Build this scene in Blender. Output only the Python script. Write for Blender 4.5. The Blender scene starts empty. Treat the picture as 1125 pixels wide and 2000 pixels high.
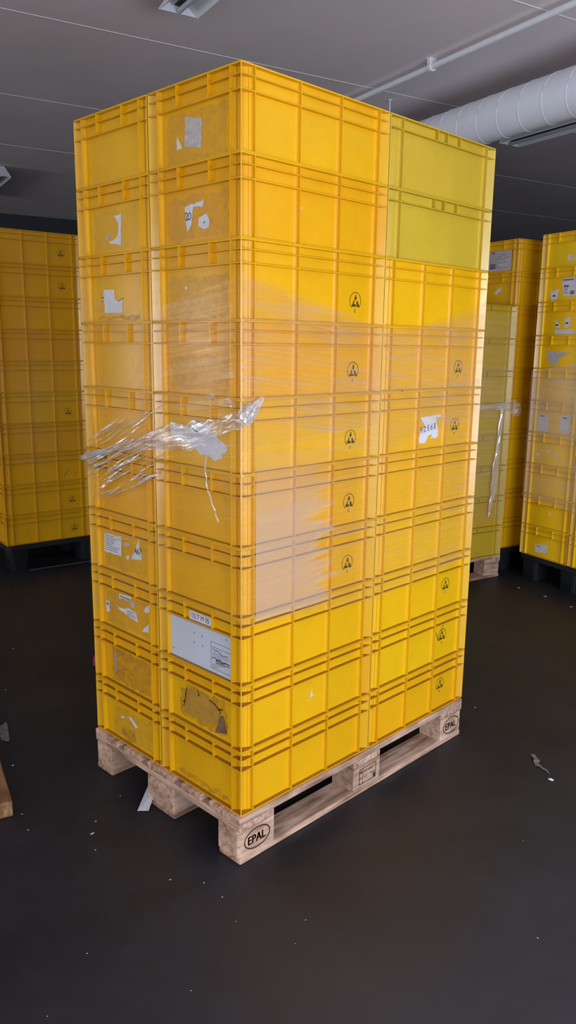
import bpy, bmesh, math, random
from mathutils import Vector, Matrix
random.seed(7)
scene = bpy.context.scene
col = scene.collection
PITCH = .2074
E1 = Vector((.25, .968, 0)).normalized(); E2 = Vector((-.968, .25, 0)).normalized()
ROOMROT = math.atan2(E2.x * -1 * 0 + (-E2).y, (-E2).x)      # local +X -> -E2
def E(a, b, z): return E1 * a + E2 * b + Vector((0, 0, z))

# ------------------------------------------------------------------ materials
def newmat(name):
    m = bpy.data.materials.new(name); m.use_nodes = True
    nt = m.node_tree; nt.nodes.clear()
    out = nt.nodes.new('ShaderNodeOutputMaterial')
    return m, nt, out
def N(nt, t, **kw):
    n = nt.nodes.new(t)
    for k, v in kw.items():
        if k.startswith('i_'): n.inputs[k[2:].replace('_', ' ')].default_value = v
        else: setattr(n, k, v)
    return n
def L(nt, a, b): nt.links.new(a, b)
def ramp(nt, stops):
    r = nt.nodes.new('ShaderNodeValToRGB')
    while len(r.color_ramp.elements) < len(stops): r.color_ramp.elements.new(.5)
    for e, (p, c) in zip(r.color_ramp.elements, stops):
        e.position = p; e.color = c if len(c) == 4 else (*c, 1)
    return r
def g(v): return (v, v, v)

def plain(name, color, rough=.5, spec=.5, metal=0, noise=0.0, scale=20.):
    m, nt, out = newmat(name)
    p = N(nt, 'ShaderNodeBsdfPrincipled')
    p.inputs['Roughness'].default_value = rough; p.inputs['Metallic'].default_value = metal
    p.inputs['Specular IOR Level'].default_value = spec
    if noise:
        tc = N(nt, 'ShaderNodeTexCoord'); nz = N(nt, 'ShaderNodeTexNoise', i_Scale=scale, i_Detail=6.)
        L(nt, tc.outputs['Object'], nz.inputs['Vector'])
        r = ramp(nt, [(.3, tuple(c * (1 - noise) for c in color)), (.7, tuple(min(1, c * (1 + noise)) for c in color))])
        L(nt, nz.outputs['Fac'], r.inputs['Fac']); L(nt, r.outputs['Color'], p.inputs['Base Color'])
    else: p.inputs['Base Color'].default_value = (*color, 1)
    L(nt, p.outputs['BSDF'], out.inputs['Surface'])
    return m

def plastic(name, color, rough=.30, spec=.28):
    m, nt, out = newmat(name)
    p = N(nt, 'ShaderNodeBsdfPrincipled')
    p.inputs['Specular IOR Level'].default_value = spec
    tc = N(nt, 'ShaderNodeTexCoord'); oi = N(nt, 'ShaderNodeObjectInfo')
    nz = N(nt, 'ShaderNodeTexNoise', i_Scale=9., i_Detail=8., i_Roughness=.65)
    L(nt, tc.outputs['Object'], nz.inputs['Vector'])
    r = ramp(nt, [(.25, tuple(c * .90 for c in color)), (.6, color), (.8, tuple(min(1, c * 1.05) for c in color))])
    L(nt, nz.outputs['Fac'], r.inputs['Fac'])
    hv = N(nt, 'ShaderNodeHueSaturation')
    mr = N(nt, 'ShaderNodeMapRange', i_To_Min=.494, i_To_Max=.506); L(nt, oi.outputs['Random'], mr.inputs['Value'])
    L(nt, mr.outputs['Result'], hv.inputs['Hue']); L(nt, r.outputs['Color'], hv.inputs['Color'])
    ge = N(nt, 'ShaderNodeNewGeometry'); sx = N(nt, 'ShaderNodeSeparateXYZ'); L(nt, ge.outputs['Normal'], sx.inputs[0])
    shade = N(nt, 'ShaderNodeMapRange', i_From_Min=.6, i_From_Max=.9, i_To_Max=.75); L(nt, sx.outputs['Z'], shade.inputs['Value'])  # upward faces turn dark brown: shade on the ledges put into the colour
    shade_mix = N(nt, 'ShaderNodeMix', data_type='RGBA'); shade_mix.inputs[7].default_value = (.20, .085, .012, 1)
    L(nt, shade.outputs['Result'], shade_mix.inputs[0]); L(nt, hv.outputs['Color'], shade_mix.inputs[6]); L(nt, shade_mix.outputs[2], p.inputs['Base Color'])
    n2 = N(nt, 'ShaderNodeTexNoise', i_Scale=60., i_Detail=5.)
    L(nt, tc.outputs['Object'], n2.inputs['Vector'])
    m2 = N(nt, 'ShaderNodeMapRange', i_To_Min=rough - .06, i_To_Max=rough + .1); L(nt, n2.outputs['Fac'], m2.inputs['Value'])
    L(nt, m2.outputs['Result'], p.inputs['Roughness'])
    b = N(nt, 'ShaderNodeBump', i_Strength=.03, i_Distance=.002); L(nt, n2.outputs['Fac'], b.inputs['Height'])
    L(nt, b.outputs['Normal'], p.inputs['Normal'])
    L(nt, p.outputs['BSDF'], out.inputs['Surface'])
    return m

def wood(name, c1, c2, c3):
    m, nt, out = newmat(name)
    p = N(nt, 'ShaderNodeBsdfPrincipled', i_Roughness=.75); p.inputs['Specular IOR Level'].default_value = .2
    tc = N(nt, 'ShaderNodeTexCoord'); oi = N(nt, 'ShaderNodeObjectInfo')
    add = N(nt, 'ShaderNodeVectorMath', operation='ADD'); sc = N(nt, 'ShaderNodeVectorMath', operation='SCALE')
    cb = N(nt, 'ShaderNodeCombineXYZ')
    for k in 'XYZ': L(nt, oi.outputs['Random'], cb.inputs[k])
    sc.inputs['Scale'].default_value = 37.; L(nt, cb.outputs[0], sc.inputs[0])
    L(nt, tc.outputs['Object'], add.inputs[0]); L(nt, sc.outputs[0], add.inputs[1])
    mp = N(nt, 'ShaderNodeMapping'); mp.inputs['Scale'].default_value = (55, 5, 55); L(nt, add.outputs[0], mp.inputs['Vector'])
    nz = N(nt, 'ShaderNodeTexNoise', i_Scale=1., i_Detail=8., i_Distortion=.6); L(nt, mp.outputs[0], nz.inputs['Vector'])
    n2 = N(nt, 'ShaderNodeTexNoise', i_Scale=9., i_Detail=5.); L(nt, add.outputs[0], n2.inputs['Vector'])
    r = ramp(nt, [(.3, c1), (.5, c2), (.72, c3)]); L(nt, nz.outputs['Fac'], r.inputs['Fac'])
    r2 = ramp(nt, [(.35, (.55, .5, .46)), (.6, (1, 1, 1))]); L(nt, n2.outputs['Fac'], r2.inputs['Fac'])
    mx = N(nt, 'ShaderNodeMix', data_type='RGBA', blend_type='MULTIPLY'); mx.inputs[0].default_value = .8
    L(nt, r.outputs['Color'], mx.inputs[6]); L(nt, r2.outputs['Color'], mx.inputs[7])
    hv = N(nt, 'ShaderNodeHueSaturation')
    mr = N(nt, 'ShaderNodeMapRange', i_To_Min=.8, i_To_Max=1.15); L(nt, oi.outputs['Random'], mr.inputs['Value'])
    L(nt, mr.outputs['Result'], hv.inputs['Value']); L(nt, mx.outputs[2], hv.inputs['Color'])
    L(nt, hv.outputs['Color'], p.inputs['Base Color'])
    b = N(nt, 'ShaderNodeBump', i_Strength=.35, i_Distance=.002); L(nt, nz.outputs['Fac'], b.inputs['Height']); L(nt, b.outputs['Normal'], p.inputs['Normal'])
    L(nt, p.outputs['BSDF'], out.inputs['Surface'])
    return m

def film(name, base=.08, streak=.25, sx=1.2, sz=55., rot=0., rough=.16, color=(.92, .90, .90), edge=None, thr=(.42, .75), diff=.5, top=None):
    """thin transparent polythene: clear sheet with a glossy, slightly milky coat; UV = metres along and up the sheet"""
    m, nt, out = newmat(name)
    uv = N(nt, 'ShaderNodeUVMap'); mp = N(nt, 'ShaderNodeMapping'); mp.inputs['Scale'].default_value = (sx, sz, 1); 
    vr = N(nt, 'ShaderNodeVectorRotate', rotation_type='Z_AXIS'); vr.inputs['Angle'].default_value = rot
    L(nt, uv.outputs['UV'], vr.inputs['Vector']); L(nt, vr.outputs[0], mp.inputs['Vector'])
    nz = N(nt, 'ShaderNodeTexNoise', i_Scale=1., i_Detail=5., i_Roughness=.6, i_Distortion=.3); L(nt, mp.outputs[0], nz.inputs['Vector'])
    big = N(nt, 'ShaderNodeTexNoise', i_Scale=3.2, i_Detail=3.); L(nt, uv.outputs['UV'], big.inputs['Vector'])
    r = ramp(nt, [(thr[0], g(0)), (thr[1], g(1))]); L(nt, nz.outputs['Fac'], r.inputs['Fac'])
    rb = ramp(nt, [(.38, g(.15)), (.68, g(1))]); L(nt, big.outputs['Fac'], rb.inputs['Fac'])
    mul = N(nt, 'ShaderNodeMath', operation='MULTIPLY'); L(nt, r.outputs['Color'], mul.inputs[0]); L(nt, rb.outputs['Color'], mul.inputs[1])
    fac = N(nt, 'ShaderNodeMath', operation='MULTIPLY_ADD'); L(nt, mul.outputs[0], fac.inputs[0]); fac.inputs[1].default_value = streak; fac.inputs[2].default_value = base
    last = fac.outputs[0]
    if edge:   # ragged end of an extra layer: (u where it starts to end, width)
        sp = N(nt, 'ShaderNodeSeparateXYZ'); L(nt, uv.outputs['UV'], sp.inputs[0])
        mp2 = N(nt, 'ShaderNodeMapping'); mp2.inputs['Scale'].default_value = (2.5, 26, 1); L(nt, vr.outputs[0], mp2.inputs['Vector'])
        ne = N(nt, 'ShaderNodeTexNoise', i_Scale=1., i_Detail=4.); L(nt, mp2.outputs[0], ne.inputs['Vector'])
        ma = N(nt, 'ShaderNodeMath', operation='MULTIPLY_ADD'); L(nt, ne.outputs['Fac'], ma.inputs[0]); ma.inputs[1].default_value = -.42; L(nt, sp.outputs['X'], ma.inputs[2])
        mr = N(nt, 'ShaderNodeMapRange', i_From_Min=edge[0], i_From_Max=edge[0] + edge[1], i_To_Min=1., i_To_Max=0.); L(nt, ma.outputs[0], mr.inputs['Value'])
        m3 = N(nt, 'ShaderNodeMath', operation='MULTIPLY'); L(nt, last, m3.inputs[0]); L(nt, mr.outputs['Result'], m3.inputs[1]); last = m3.outputs[0]
    if top:
        ma = N(nt, 'ShaderNodeMath', operation='MULTIPLY_ADD'); L(nt, ne.outputs['Fac'], ma.inputs[0]); ma.inputs[1].default_value = .12; L(nt, sp.outputs['Y'], ma.inputs[2])
        mr = N(nt, 'ShaderNodeMapRange', i_From_Min=top[0] - top[1], i_From_Max=top[0] + .06, i_To_Min=1., i_To_Max=0.); L(nt, ma.outputs[0], mr.inputs['Value'])
        m3 = N(nt, 'ShaderNodeMath', operation='MULTIPLY'); L(nt, last, m3.inputs[0]); L(nt, mr.outputs['Result'], m3.inputs[1]); last = m3.outputs[0]
    bp = N(nt, 'ShaderNodeBump', i_Strength=.5, i_Distance=.004); L(nt, nz.outputs['Fac'], bp.inputs['Height'])
    gl = N(nt, 'ShaderNodeBsdfGlossy', i_Roughness=rough); gl.inputs['Color'].default_value = (1, 1, 1, 1); L(nt, bp.outputs['Normal'], gl.inputs['Normal'])
    df = N(nt, 'ShaderNodeBsdfDiffuse'); df.inputs['Color'].default_value = (*color, 1); L(nt, bp.outputs['Normal'], df.inputs['Normal'])
    mix = N(nt, 'ShaderNodeMixShader'); mix.inputs[0].default_value = diff; L(nt, gl.outputs[0], mix.inputs[1]); L(nt, df.outputs[0], mix.inputs[2])
    tr = N(nt, 'ShaderNodeBsdfTransparent'); tr.inputs['Color'].default_value = (.985, .975, .965, 1)
    fin = N(nt, 'ShaderNodeMixShader'); L(nt, last, fin.inputs[0]); L(nt, tr.outputs[0], fin.inputs[1]); L(nt, mix.outputs[0], fin.inputs[2])
    L(nt, fin.outputs[0], out.inputs['Surface'])
    return m

def residue(name, color, amount=.5, scale=28.):
    m, nt, out = newmat(name)
    tc = N(nt, 'ShaderNodeTexCoord'); oi = N(nt, 'ShaderNodeObjectInfo')
    mp = N(nt, 'ShaderNodeVectorMath', operation='ADD'); L(nt, tc.outputs['Object'], mp.inputs[0])
    cb = N(nt, 'ShaderNodeCombineXYZ'); L(nt, oi.outputs['Random'], cb.inputs['X']); L(nt, oi.outputs['Random'], cb.inputs['Z'])
    sc = N(nt, 'ShaderNodeVectorMath', operation='SCALE'); sc.inputs['Scale'].default_value = 11.; L(nt, cb.outputs[0], sc.inputs[0]); L(nt, sc.outputs[0], mp.inputs[1])
    nz = N(nt, 'ShaderNodeTexNoise', i_Scale=scale, i_Detail=7., i_Roughness=.7, i_Distortion=1.2); L(nt, mp.outputs[0], nz.inputs['Vector'])
    r = ramp(nt, [(.40, g(amount * .18)), (.58, g(amount * .55)), (.74, g(amount))]); L(nt, nz.outputs['Fac'], r.inputs['Fac'])
    p = N(nt, 'ShaderNodeBsdfPrincipled', i_Roughness=.4); p.inputs['Base Color'].default_value = (*color, 1)
    tr = N(nt, 'ShaderNodeBsdfTransparent'); mx = N(nt, 'ShaderNodeMixShader')
    L(nt, r.outputs['Color'], mx.inputs[0]); L(nt, tr.outputs[0], mx.inputs[1]); L(nt, p.outputs[0], mx.inputs[2])
    L(nt, mx.outputs[0], out.inputs['Surface'])
    return m

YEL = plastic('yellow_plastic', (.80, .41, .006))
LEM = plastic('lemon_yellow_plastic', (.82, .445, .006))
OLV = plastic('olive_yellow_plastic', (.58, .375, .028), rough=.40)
YEL_LIT = plastic('lit_yellow_plastic', (.95, .57, .008))  # yellow lightened for the right edge stack, missing light put into the colour
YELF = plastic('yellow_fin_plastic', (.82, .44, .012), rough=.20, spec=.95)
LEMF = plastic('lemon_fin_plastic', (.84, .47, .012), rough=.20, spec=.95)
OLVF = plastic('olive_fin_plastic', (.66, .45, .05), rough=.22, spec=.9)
M_PAPER = plain('label_paper', (.66, .65, .70), .6, .3, noise=.08, scale=60)
M_PAPER2 = plain('worn_label_paper', (.50, .45, .44), .7, .2, noise=.18, scale=80)
M_PLAC = plain('placard_card', (.56, .58, .66), .5, .3, noise=.04, scale=12)
M_INK = plain('black_ink', (.015, .014, .018), .6)
M_GREY = plain('grey_print', (.16, .16, .20), .6)
M_BLUE = plain('blue_pen_ink', (.03, .03, .10), .5)
M_ESD = plain('esd_print', (.05, .035, .01), .5)
M_BRAND = plain('burnt_brand', (.075, .022, .012), .8, .1)
M_RES = residue('glue_residue', (.40, .23, .12), .34, 46)
M_RES2 = residue('dry_glue_residue', (.32, .16, .05), .60, 34)
M_STAIN = plain('dark_stain', (.10, .04, .012), .7)
M_SCAR = plain('scuff_mark', (.75, .55, .30), .7)
WOOD = wood('pallet_wood', (.26, .14, .085), (.58, .37, .265), (.76, .55, .44))
BLOCK = wood('pallet_block_wood', (.36, .21, .13), (.66, .44, .32), (.78, .57, .45))
WOOD2 = wood('old_plank_wood', (.13, .06, .025), (.24, .12, .055), (.34, .21, .12))
M_BLK = plain('black_plastic', (.010, .011, .014), .55, .35)
M_WHITE = plain('white_paint', (.85, .86, .90), .45, .4, noise=.03)
M_DUCT = plain('duct_coating', (.86, .88, .96), .5, .35, noise=.04, scale=8)
M_SEAM = plain('duct_seam_metal', (.80, .82, .86), .4, .5)
M_HOUS = plain('fixture_housing', (.66, .67, .72), .5, .4)
M_DARKCH = plain('fixture_channel', (.05, .05, .055), .6)
M_TUBE = plain('lamp_tube_glass', (.55, .56, .6), .2, .5)
M_RED = plain('red_plastic', (.35, .015, .012), .5)
M_SPECK = plain('pale_debris', (.38, .37, .37), .8, .2)
M_SCRAP = plain('dirty_plastic_scrap', (.17, .165, .175), .5, .4, noise=.3, scale=50)
F_MAIN = film('stretch_film', base=.03, streak=.20, sx=1.6, sz=85., rough=.18)
F_LEFT = film('stretch_film_end', base=.010, streak=.075, sx=1.5, sz=60., rot=-.12, rough=.2, diff=.5)
F_LAYER = film('stretch_film_overlap', base=.33, streak=.13, sx=1.2, sz=40., rot=-.05, rough=.25, edge=(.035, .07), diff=.62, color=(.96, .84, .75), top=(1.27, .16))
F_UP = film('stretch_film_upper_overlap', base=.02, streak=.36, sx=2.4, sz=105., rot=.12, rough=.20, diff=.5, thr=(.46, .68))
F_ROPE = film('gathered_film', base=.22, streak=.55, sx=3., sz=110., rough=.15, diff=.55, color=(.86, .82, .86))
F_KNOT = film('bunched_film', base=.45, streak=.5, sx=5., sz=80., rough=.15, diff=.5, color=(.9, .88, .92))
F_CREASE = film('film_crease', base=.9, streak=.1, sx=3., sz=60., rough=.16, diff=.30, color=(.95, .95, .95))
F_BG = film('background_film', base=.11, streak=.30, sx=1.6, sz=40., rough=.25, diff=.6)

# ------------------------------------------------------------------ mesh helpers
class MB:
    def __init__(s): s.v = []; s.f = []; s.uv = None
    def quadstrip(s, loops, closed=True):
        """loops: list of equally long point lists; bridges neighbours"""
        base = []
        for lp in loops:
            base.append(len(s.v)); s.v += [tuple(p) for p in lp]
        n = len(loops[0])
        for a, b in zip(base, base[1:]):
            for i in range(n if closed else n - 1):
                j = (i + 1) % n; s.f.append((a + i, a + j, b + j, b + i))
        return base
    def cap(s, start, n, flip=False):
        f = list(range(start, start + n)); s.f.append(tuple(reversed(f)) if flip else tuple(f))
    def box(s, c, d, ax=None):
        """box of size d centred at c; ax optional (x, y, z) unit vectors"""
        X, Y, Z = ax or (Vector((1, 0, 0)), Vector((0, 1, 0)), Vector((0, 0, 1)))
        c = Vector(c); b = len(s.v)
        for sz in (-.5, .5):
            for sx, sy in ((-.5, -.5), (.5, -.5), (.5, .5), (-.5, .5)):
                s.v.append(tuple(c + X * d[0] * sx + Y * d[1] * sy + Z * d[2] * sz))
        for f in ((3, 2, 1, 0), (4, 5, 6, 7), (0, 1, 5, 4), (1, 2, 6, 5), (2, 3, 7, 6), (3, 0, 4, 7)): s.f.append(tuple(b + i for i in f))
    def tube(s, pts, r, n=10, cap=True, flat=1.):
        pts = [Vector(p) for p in pts]; rs = r if isinstance(r, (list, tuple)) else [r] * len(pts)
        loops = []
        for i, p in enumerate(pts):
            t = (pts[min(i + 1, len(pts) - 1)] - pts[max(i - 1, 0)]).normalized()
            up = Vector((0, 0, 1)) if abs(t.z) < .95 else Vector((0, 1, 0))
            a = t.cross(up).normalized(); b = a.cross(t).normalized()
            loops.append([p + (a * math.cos(2 * math.pi * k / n) * flat + b * math.sin(2 * math.pi * k / n)) * rs[i] for k in range(n)])
        base = s.quadstrip(loops)
        if cap: s.cap(base[0], n, True); s.cap(base[-1], n)
    def mesh(s, name, mat, smooth=None):
        me = bpy.data.meshes.new(name); me.from_pydata(s.v, [], s.f); me.update()
        bm = bmesh.new(); bm.from_mesh(me); bmesh.ops.recalc_face_normals(bm, faces=bm.faces); bm.to_mesh(me); bm.free()
        if s.uv:
            ul = me.uv_layers.new(name='UVMap')
            for lp in me.loops: ul.data[lp.index].uv = s.uv[lp.vertex_index]
        if smooth:
            for p in me.polygons: p.use_smooth = True
            me.set_sharp_from_angle(angle=math.radians(smooth))
        me.materials.append(mat)
        return me
    def build(s, name, mat, parent=None, smooth=None, bevel=0):
        o = obj(name, s.mesh(name, mat, smooth), parent)
        if bevel:
            b = o.modifiers.new('Bevel', 'BEVEL'); b.width = bevel; b.segments = 2; b.limit_method = 'ANGLE'
        return o
def obj(name, me, parent=None):
    o = bpy.data.objects.new(name, me); col.objects.link(o)
    if parent: o.parent = parent
    return o
def tag(o, label=None, cat=None, group=None, kind=None):
    if label: o['label'] = label
    if cat: o['category'] = cat
    if group: o['group'] = group
    if kind: o['kind'] = kind
    return o
def empty(name, loc=(0, 0, 0), rz=0):
    o = bpy.data.objects.new(name, None); col.objects.link(o); o.location = loc; o.rotation_euler.z = rz
    o.empty_display_size = .1
    return o
def struct(name, mb, mat, smooth=None): return tag(mb.build(name, mat, None, smooth), kind='structure')

def rrect(hx, hy, r, n=4):
    pts = []
    for cx, cy, a0 in ((hx - r, hy - r, 0), (-hx + r, hy - r, 90), (-hx + r, -hy + r, 180), (hx - r, -hy + r, 270)):
        for k in range(n + 1):
            a = math.radians(a0 + 90 * k / n); pts.append((cx + r * math.cos(a), cy + r * math.sin(a)))
    return pts
def at_z(pts, z): return [(x, y, z) for x, y in pts]

# ------------------------------------------------------------------ crate prototypes
INS = .015
def make_crate_meshes(kind, H):
    hx, hy = .1997, .2997
    mat = {'olive': OLV, 'lemon': LEM, 'bright': YEL_LIT}.get(kind, YEL)
    W = rrect(hx - INS, hy - INS, .032); WI = rrect(hx - INS - .003, hy - INS - .003, .029)
    # body: outer wall, inner wall, floor, upright ribs
    b = MB()
    o0 = b.quadstrip([at_z(W, .0015), at_z(W, H - .003), at_z(WI, H - .003), at_z(WI, .006)])
    b.cap(o0[0], len(W), True); b.cap(o0[3], len(W))
    t = .0030; hz = H - .004
    if kind == 'olive':
        ys = (-hy + .066, hy - .055); xs = (-hx + .045, hx - .045)
    else:
        ys = (-hy + .050, -.0833, .0833, hy - .048); xs = (-hx + .045, hx - .045)
    rf = .0095; prof = [(-t / 2 - rf * (1 - math.sin(math.pi / 2 * k / 5)), rf * (1 - math.cos(math.pi / 2 * k / 5))) for k in range(6)]
    prof += [(-t / 2, INS - .001), (t / 2, INS - .001)] + [(-q, d) for q, d in reversed(prof)]
    def upright(place):
        s0 = b.quadstrip([[(*place(q, d), .002) for q, d in prof], [(*place(q, d), hz) for q, d in prof]], False)
        b.f.append(tuple(range(s0[0], s0[0] + len(prof)))); b.f.append(tuple(range(s0[1], s0[1] + len(prof))))
    for y in ys:
        for sx in (-1, 1): upright(lambda q, d: (sx * (hx - INS - .0002 + d), y + q))
    for x in xs:
        for sy in (-1, 1): upright(lambda q, d: (x + q, sy * (hy - INS - .0002 + d)))
    # thin inner step beside each upright rib root
    body = b.mesh('body', mat, 40)
    # rim: top flange and the ribs running round below it
    rm = MB()
    def ring(z0, z1, ins=0., ch=.0008):
        O = rrect(hx - ins, hy - ins, .007); O2 = rrect(hx - ins - ch, hy - ins - ch, .007 - ch); I = rrect(hx - INS - .001, hy - INS - .001, .031)
        rm.quadstrip([at_z(I, z0), at_z(O2, z0), at_z(O, z0 + ch), at_z(O, z1 - ch), at_z(O2, z1), at_z(I, z1), at_z(I, z0)])
    ring(H - .0045, H)
    if kind == 'olive': ring(H - .037, H - .034, .001)
    else:
        ring(H - .0285, H - .0255, .0012); ring(H - .0635, H - .0600, .0005)
    rim = rm.mesh('rim', mat, 30)
    rm = MB(); ring(0, .0035, .0003); basef = rm.mesh('base_flange', mat, 30)
    # diagonal fin standing on each corner
    fins = []
    for sx, sy in ((1, 1), (1, -1), (-1, 1), (-1, -1)):
        f = MB(); dv = Vector((sx, sy, 0)).normalized(); nv = Vector((-dv.y, dv.x, 0))
        cW = Vector((sx * (hx - INS - .032), sy * (hy - INS - .032), 0)) + dv * .0315
        cO = Vector((sx * (hx - .007), sy * (hy - .007), 0)) + dv * .0072
        c = (cW + cO) / 2; f.box((c.x, c.y, hz / 2 + .001), ((cO - cW).length, .0028, hz - .004), (dv, nv, Vector((0, 0, 1))))
        fins.append(f.mesh('corner_fin', {'olive': OLVF, 'lemon': LEMF, 'bright': LEMF}.get(kind, YELF)))
    handles = []
    for sy in (-1, 1):
        h = MB(); yc = sy * (hy - INS / 2 - .001)
        if kind == 'olive':
            h.box((-.0675, yc, H - .018), (.003, INS - .001, .033)); h.box((.0675, yc, H - .018), (.003, INS - .001, .033))
        else:
            for x in (-.0675, .0675): h.box((x, yc, H - .0325), (.0032, INS, .058))
            h.box((0, sy * (hy - INS - .0006), H - .044), (.13, .004, .030))
        handles.append(h.mesh('handle', mat))
    extra = []
    if kind == 'olive':
        for sx in (-1, 1):
            for y in (-.050, .004, .078):
                h = MB(); h.box((sx * (hx - INS / 2 - .001), y, H - .018), (INS - .001, .003, .032)); extra.append(h.mesh('grip_rib', mat))
    return dict(body=body, rim=rim, base=basef, fins=fins, handles=handles, extra=extra, H=H)
CR = {k: make_crate_meshes(k, PITCH - .0002) for k in ('yellow', 'lemon', 'bright', 'olive')}
def crate(kind, loc, rz, label, group):
    m = CR[kind]; r = empty('olive_crate' if kind == 'olive' else 'yellow_crate', loc, rz)
    tag(r, label, 'crate', group)
    obj('body', m['body'], r); obj('rim', m['rim'], r); obj('base_flange', m['base'], r)
    for f in m['fins']: obj('corner_fin', f, r)
    for h in m['handles']: obj('handle', h, r)
    for h in m['extra']: obj('grip_rib', h, r)
    return r

# flat marks on crate panels.  face 'S': short end (local -Y), 'G': long side (local +X)
def on_face(face, u, z, off=.0008):
    return (u, -.2997 + INS - off, z) if face == 'S' else (.1997 - INS + off, u, z)
def flat(name, polys, mat, parent, face, off=.0008):
    b = MB()
    for q in polys:
        s = len(b.v); b.v += [on_face(face, u, z, off) for u, z in q]; b.f.append(tuple(range(s, s + len(q))))
    me = bpy.data.meshes.new(name); me.from_pydata(b.v, [], b.f); me.update(); me.materials.append(mat)
    return obj(name, me, parent)
def ragged(q, amp=.0018, step=.008):
    out = []
    for (a, b), (c, d) in zip(q, q[1:] + q[:1]):
        n = max(1, int(math.hypot(c - a, d - b) / step))
        for k in range(n):
            t = k / n; out.append((a + (c - a) * t + random.uniform(-amp, amp), b + (d - b) * t + random.uniform(-amp, amp)))
    return out
def strokes_polys(lines, w):
    polys = []
    for ln in lines:
        for (a, b), (c, d) in zip(ln, ln[1:]):
            l = math.hypot(c - a, d - b) or 1e-6; nx, ny = -(d - b) / l * w / 2, (c - a) / l * w / 2
            ex, ey = (c - a) / l * w * .3, (d - b) / l * w * .3
            polys.append([(a - ex + nx, b - ey + ny), (a - ex - nx, b - ey - ny), (c + ex - nx, d + ey - ny), (c + ex + nx, d + ey + ny)])
    return polys
def text_polys(s, size, x0, z0, slope=0., sx=1.):
    """lettering as polygons in the (u, z) plane"""
    cu = bpy.data.curves.new('lettering', 'FONT'); cu.body = s; cu.size = size; cu.resolution_u = 2
    o = bpy.data.objects.new('lettering', cu); col.objects.link(o)
    dg = bpy.context.evaluated_depsgraph_get(); me = bpy.data.meshes.new_from_object(o.evaluated_get(dg))
    vs = [(v.co.x * sx, v.co.y) for v in me.vertices]
    polys = [[(x0 + vs[i][0], z0 + vs[i][1] + slope * vs[i][0]) for i in p.vertices] for p in me.polygons]
    bpy.data.objects.remove(o); bpy.data.curves.remove(cu); bpy.data.meshes.remove(me)
    return polys
def rect(a, b, c, d): return [(a, b), (c, b), (c, d), (a, d)]
def frame_polys(a, b, c, d, w): return [rect(a, b, c, b + w), rect(a, d - w, c, d), rect(a, b, a + w, d), rect(c - w, b, c, d)]
def text_lines(a, b, c, d, n, h):
    return [rect(a + random.uniform(0, .002), b + (d - b) * (k + .3) / n, a + (c - a) * random.uniform(.45, 1), b + (d - b) * (k + .3) / n + h) for k in range(n)]

def esd_polys():
    P = []
    n = 30; R, w = .0262, .0020
    for k in range(n):
        a0 = math.radians(-52 + 284 * k / n); a1 = math.radians(-52 + 284 * (k + 1) / n)
        P.append([(R * math.cos(a) * 1., R * math.sin(a)) for a in (a0, a1)] + [((R - w) * math.cos(a), (R - w) * math.sin(a)) for a in (a1, a0)])
    P.append([(.0020, .0205), (-.0050, .0055), (.0010, .0020), (.0065, .0075)])
    P.append([(-.0062, .0030), (-.0030, -.0010), (-.0070, -.0075), (-.0035, -.0110), (.0005, -.0085), (.0035, -.0115), (.0015, -.0170), (-.0175, -.0170)])
    P.append([(.0090, .0020), (.0052, -.0030), (.0072, -.0105), (.0050, -.0170), (.0205, -.0170)])
    P += [rect(-.0030, -.0345, -.0016, -.0245), rect(-.0030, -.0258, .0030, -.0245), rect(-.0030, -.0302, .0024, -.0290), rect(-.0030, -.0345, .0030, -.0332)]
    return P
def mesh_of(name, polys, mat, face, off=.0008):
    b = MB()
    for q in polys:
        s = len(b.v); b.v += [on_face(face, u, z, off) for u, z in q]; b.f.append(tuple(range(s, s + len(q))))
    me = bpy.data.meshes.new(name); me.from_pydata(b.v, [], b.f); me.update(); me.materials.append(mat); return me
ESD = mesh_of('esd_symbol', esd_polys(), M_ESD, 'G', .0006)
def esd(parent, y, z):
    o = obj('esd_symbol', ESD, parent); o.location = (0, y, z); o['label'] = 'dark printed hand-in-triangle symbol in a ring'
    return o

ORD = ['first', 'second', 'third', 'fourth', 'fifth', 'sixth', 'seventh', 'eighth', 'ninth', 'tenth']
def nth(i, n=10):
    return 'topmost' if i == 1 else ('lowest' if i == n else ORD[i - 1] + ' from the top')

# ------------------------------------------------------------------ the wrapped pallet: three columns in view
Z0 = .1556
def colz(base, i): return base + (10 - i) * PITCH
LN = {1: 'torn white square on end', 2: 'tattered label inscribed 20 on its end', 3: 'dirty end, symbol on its side',
      4: 'smeared clean end under film', 5: 'ragged label under film rope', 6: 'plain end below the hanging film strand',
      7: 'plain end above the white placard', 8: 'large white placard on its end', 9: 'brown flaking glue patch on its end', 10: 'plain end standing on the pallet'}
LL = {1: 'clean unlabelled end', 2: 'torn white paper corner on its end', 3: 'white notched sticker on its end', 4: 'bare end with film glints',
      5: 'bare end where film creases gather', 6: 'bare end below the film creases', 7: 'two white labels on its end', 8: 'several shredded labels on its end',
      9: 'brown scuffed end', 10: 'small white paper sliver on its end'}
LF = {3: 'bare side under the olive crates', 4: 'film-covered side with dark round symbol', 5: 'handwritten white label on its side', 6: 'plain side',
      7: 'plain side without symbol', 8: 'round symbol at film edge', 9: 'pen tick beside round symbol', 10: 'round symbol, on the pallet'}
NC, LC, FC = {}, {}, {}
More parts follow.
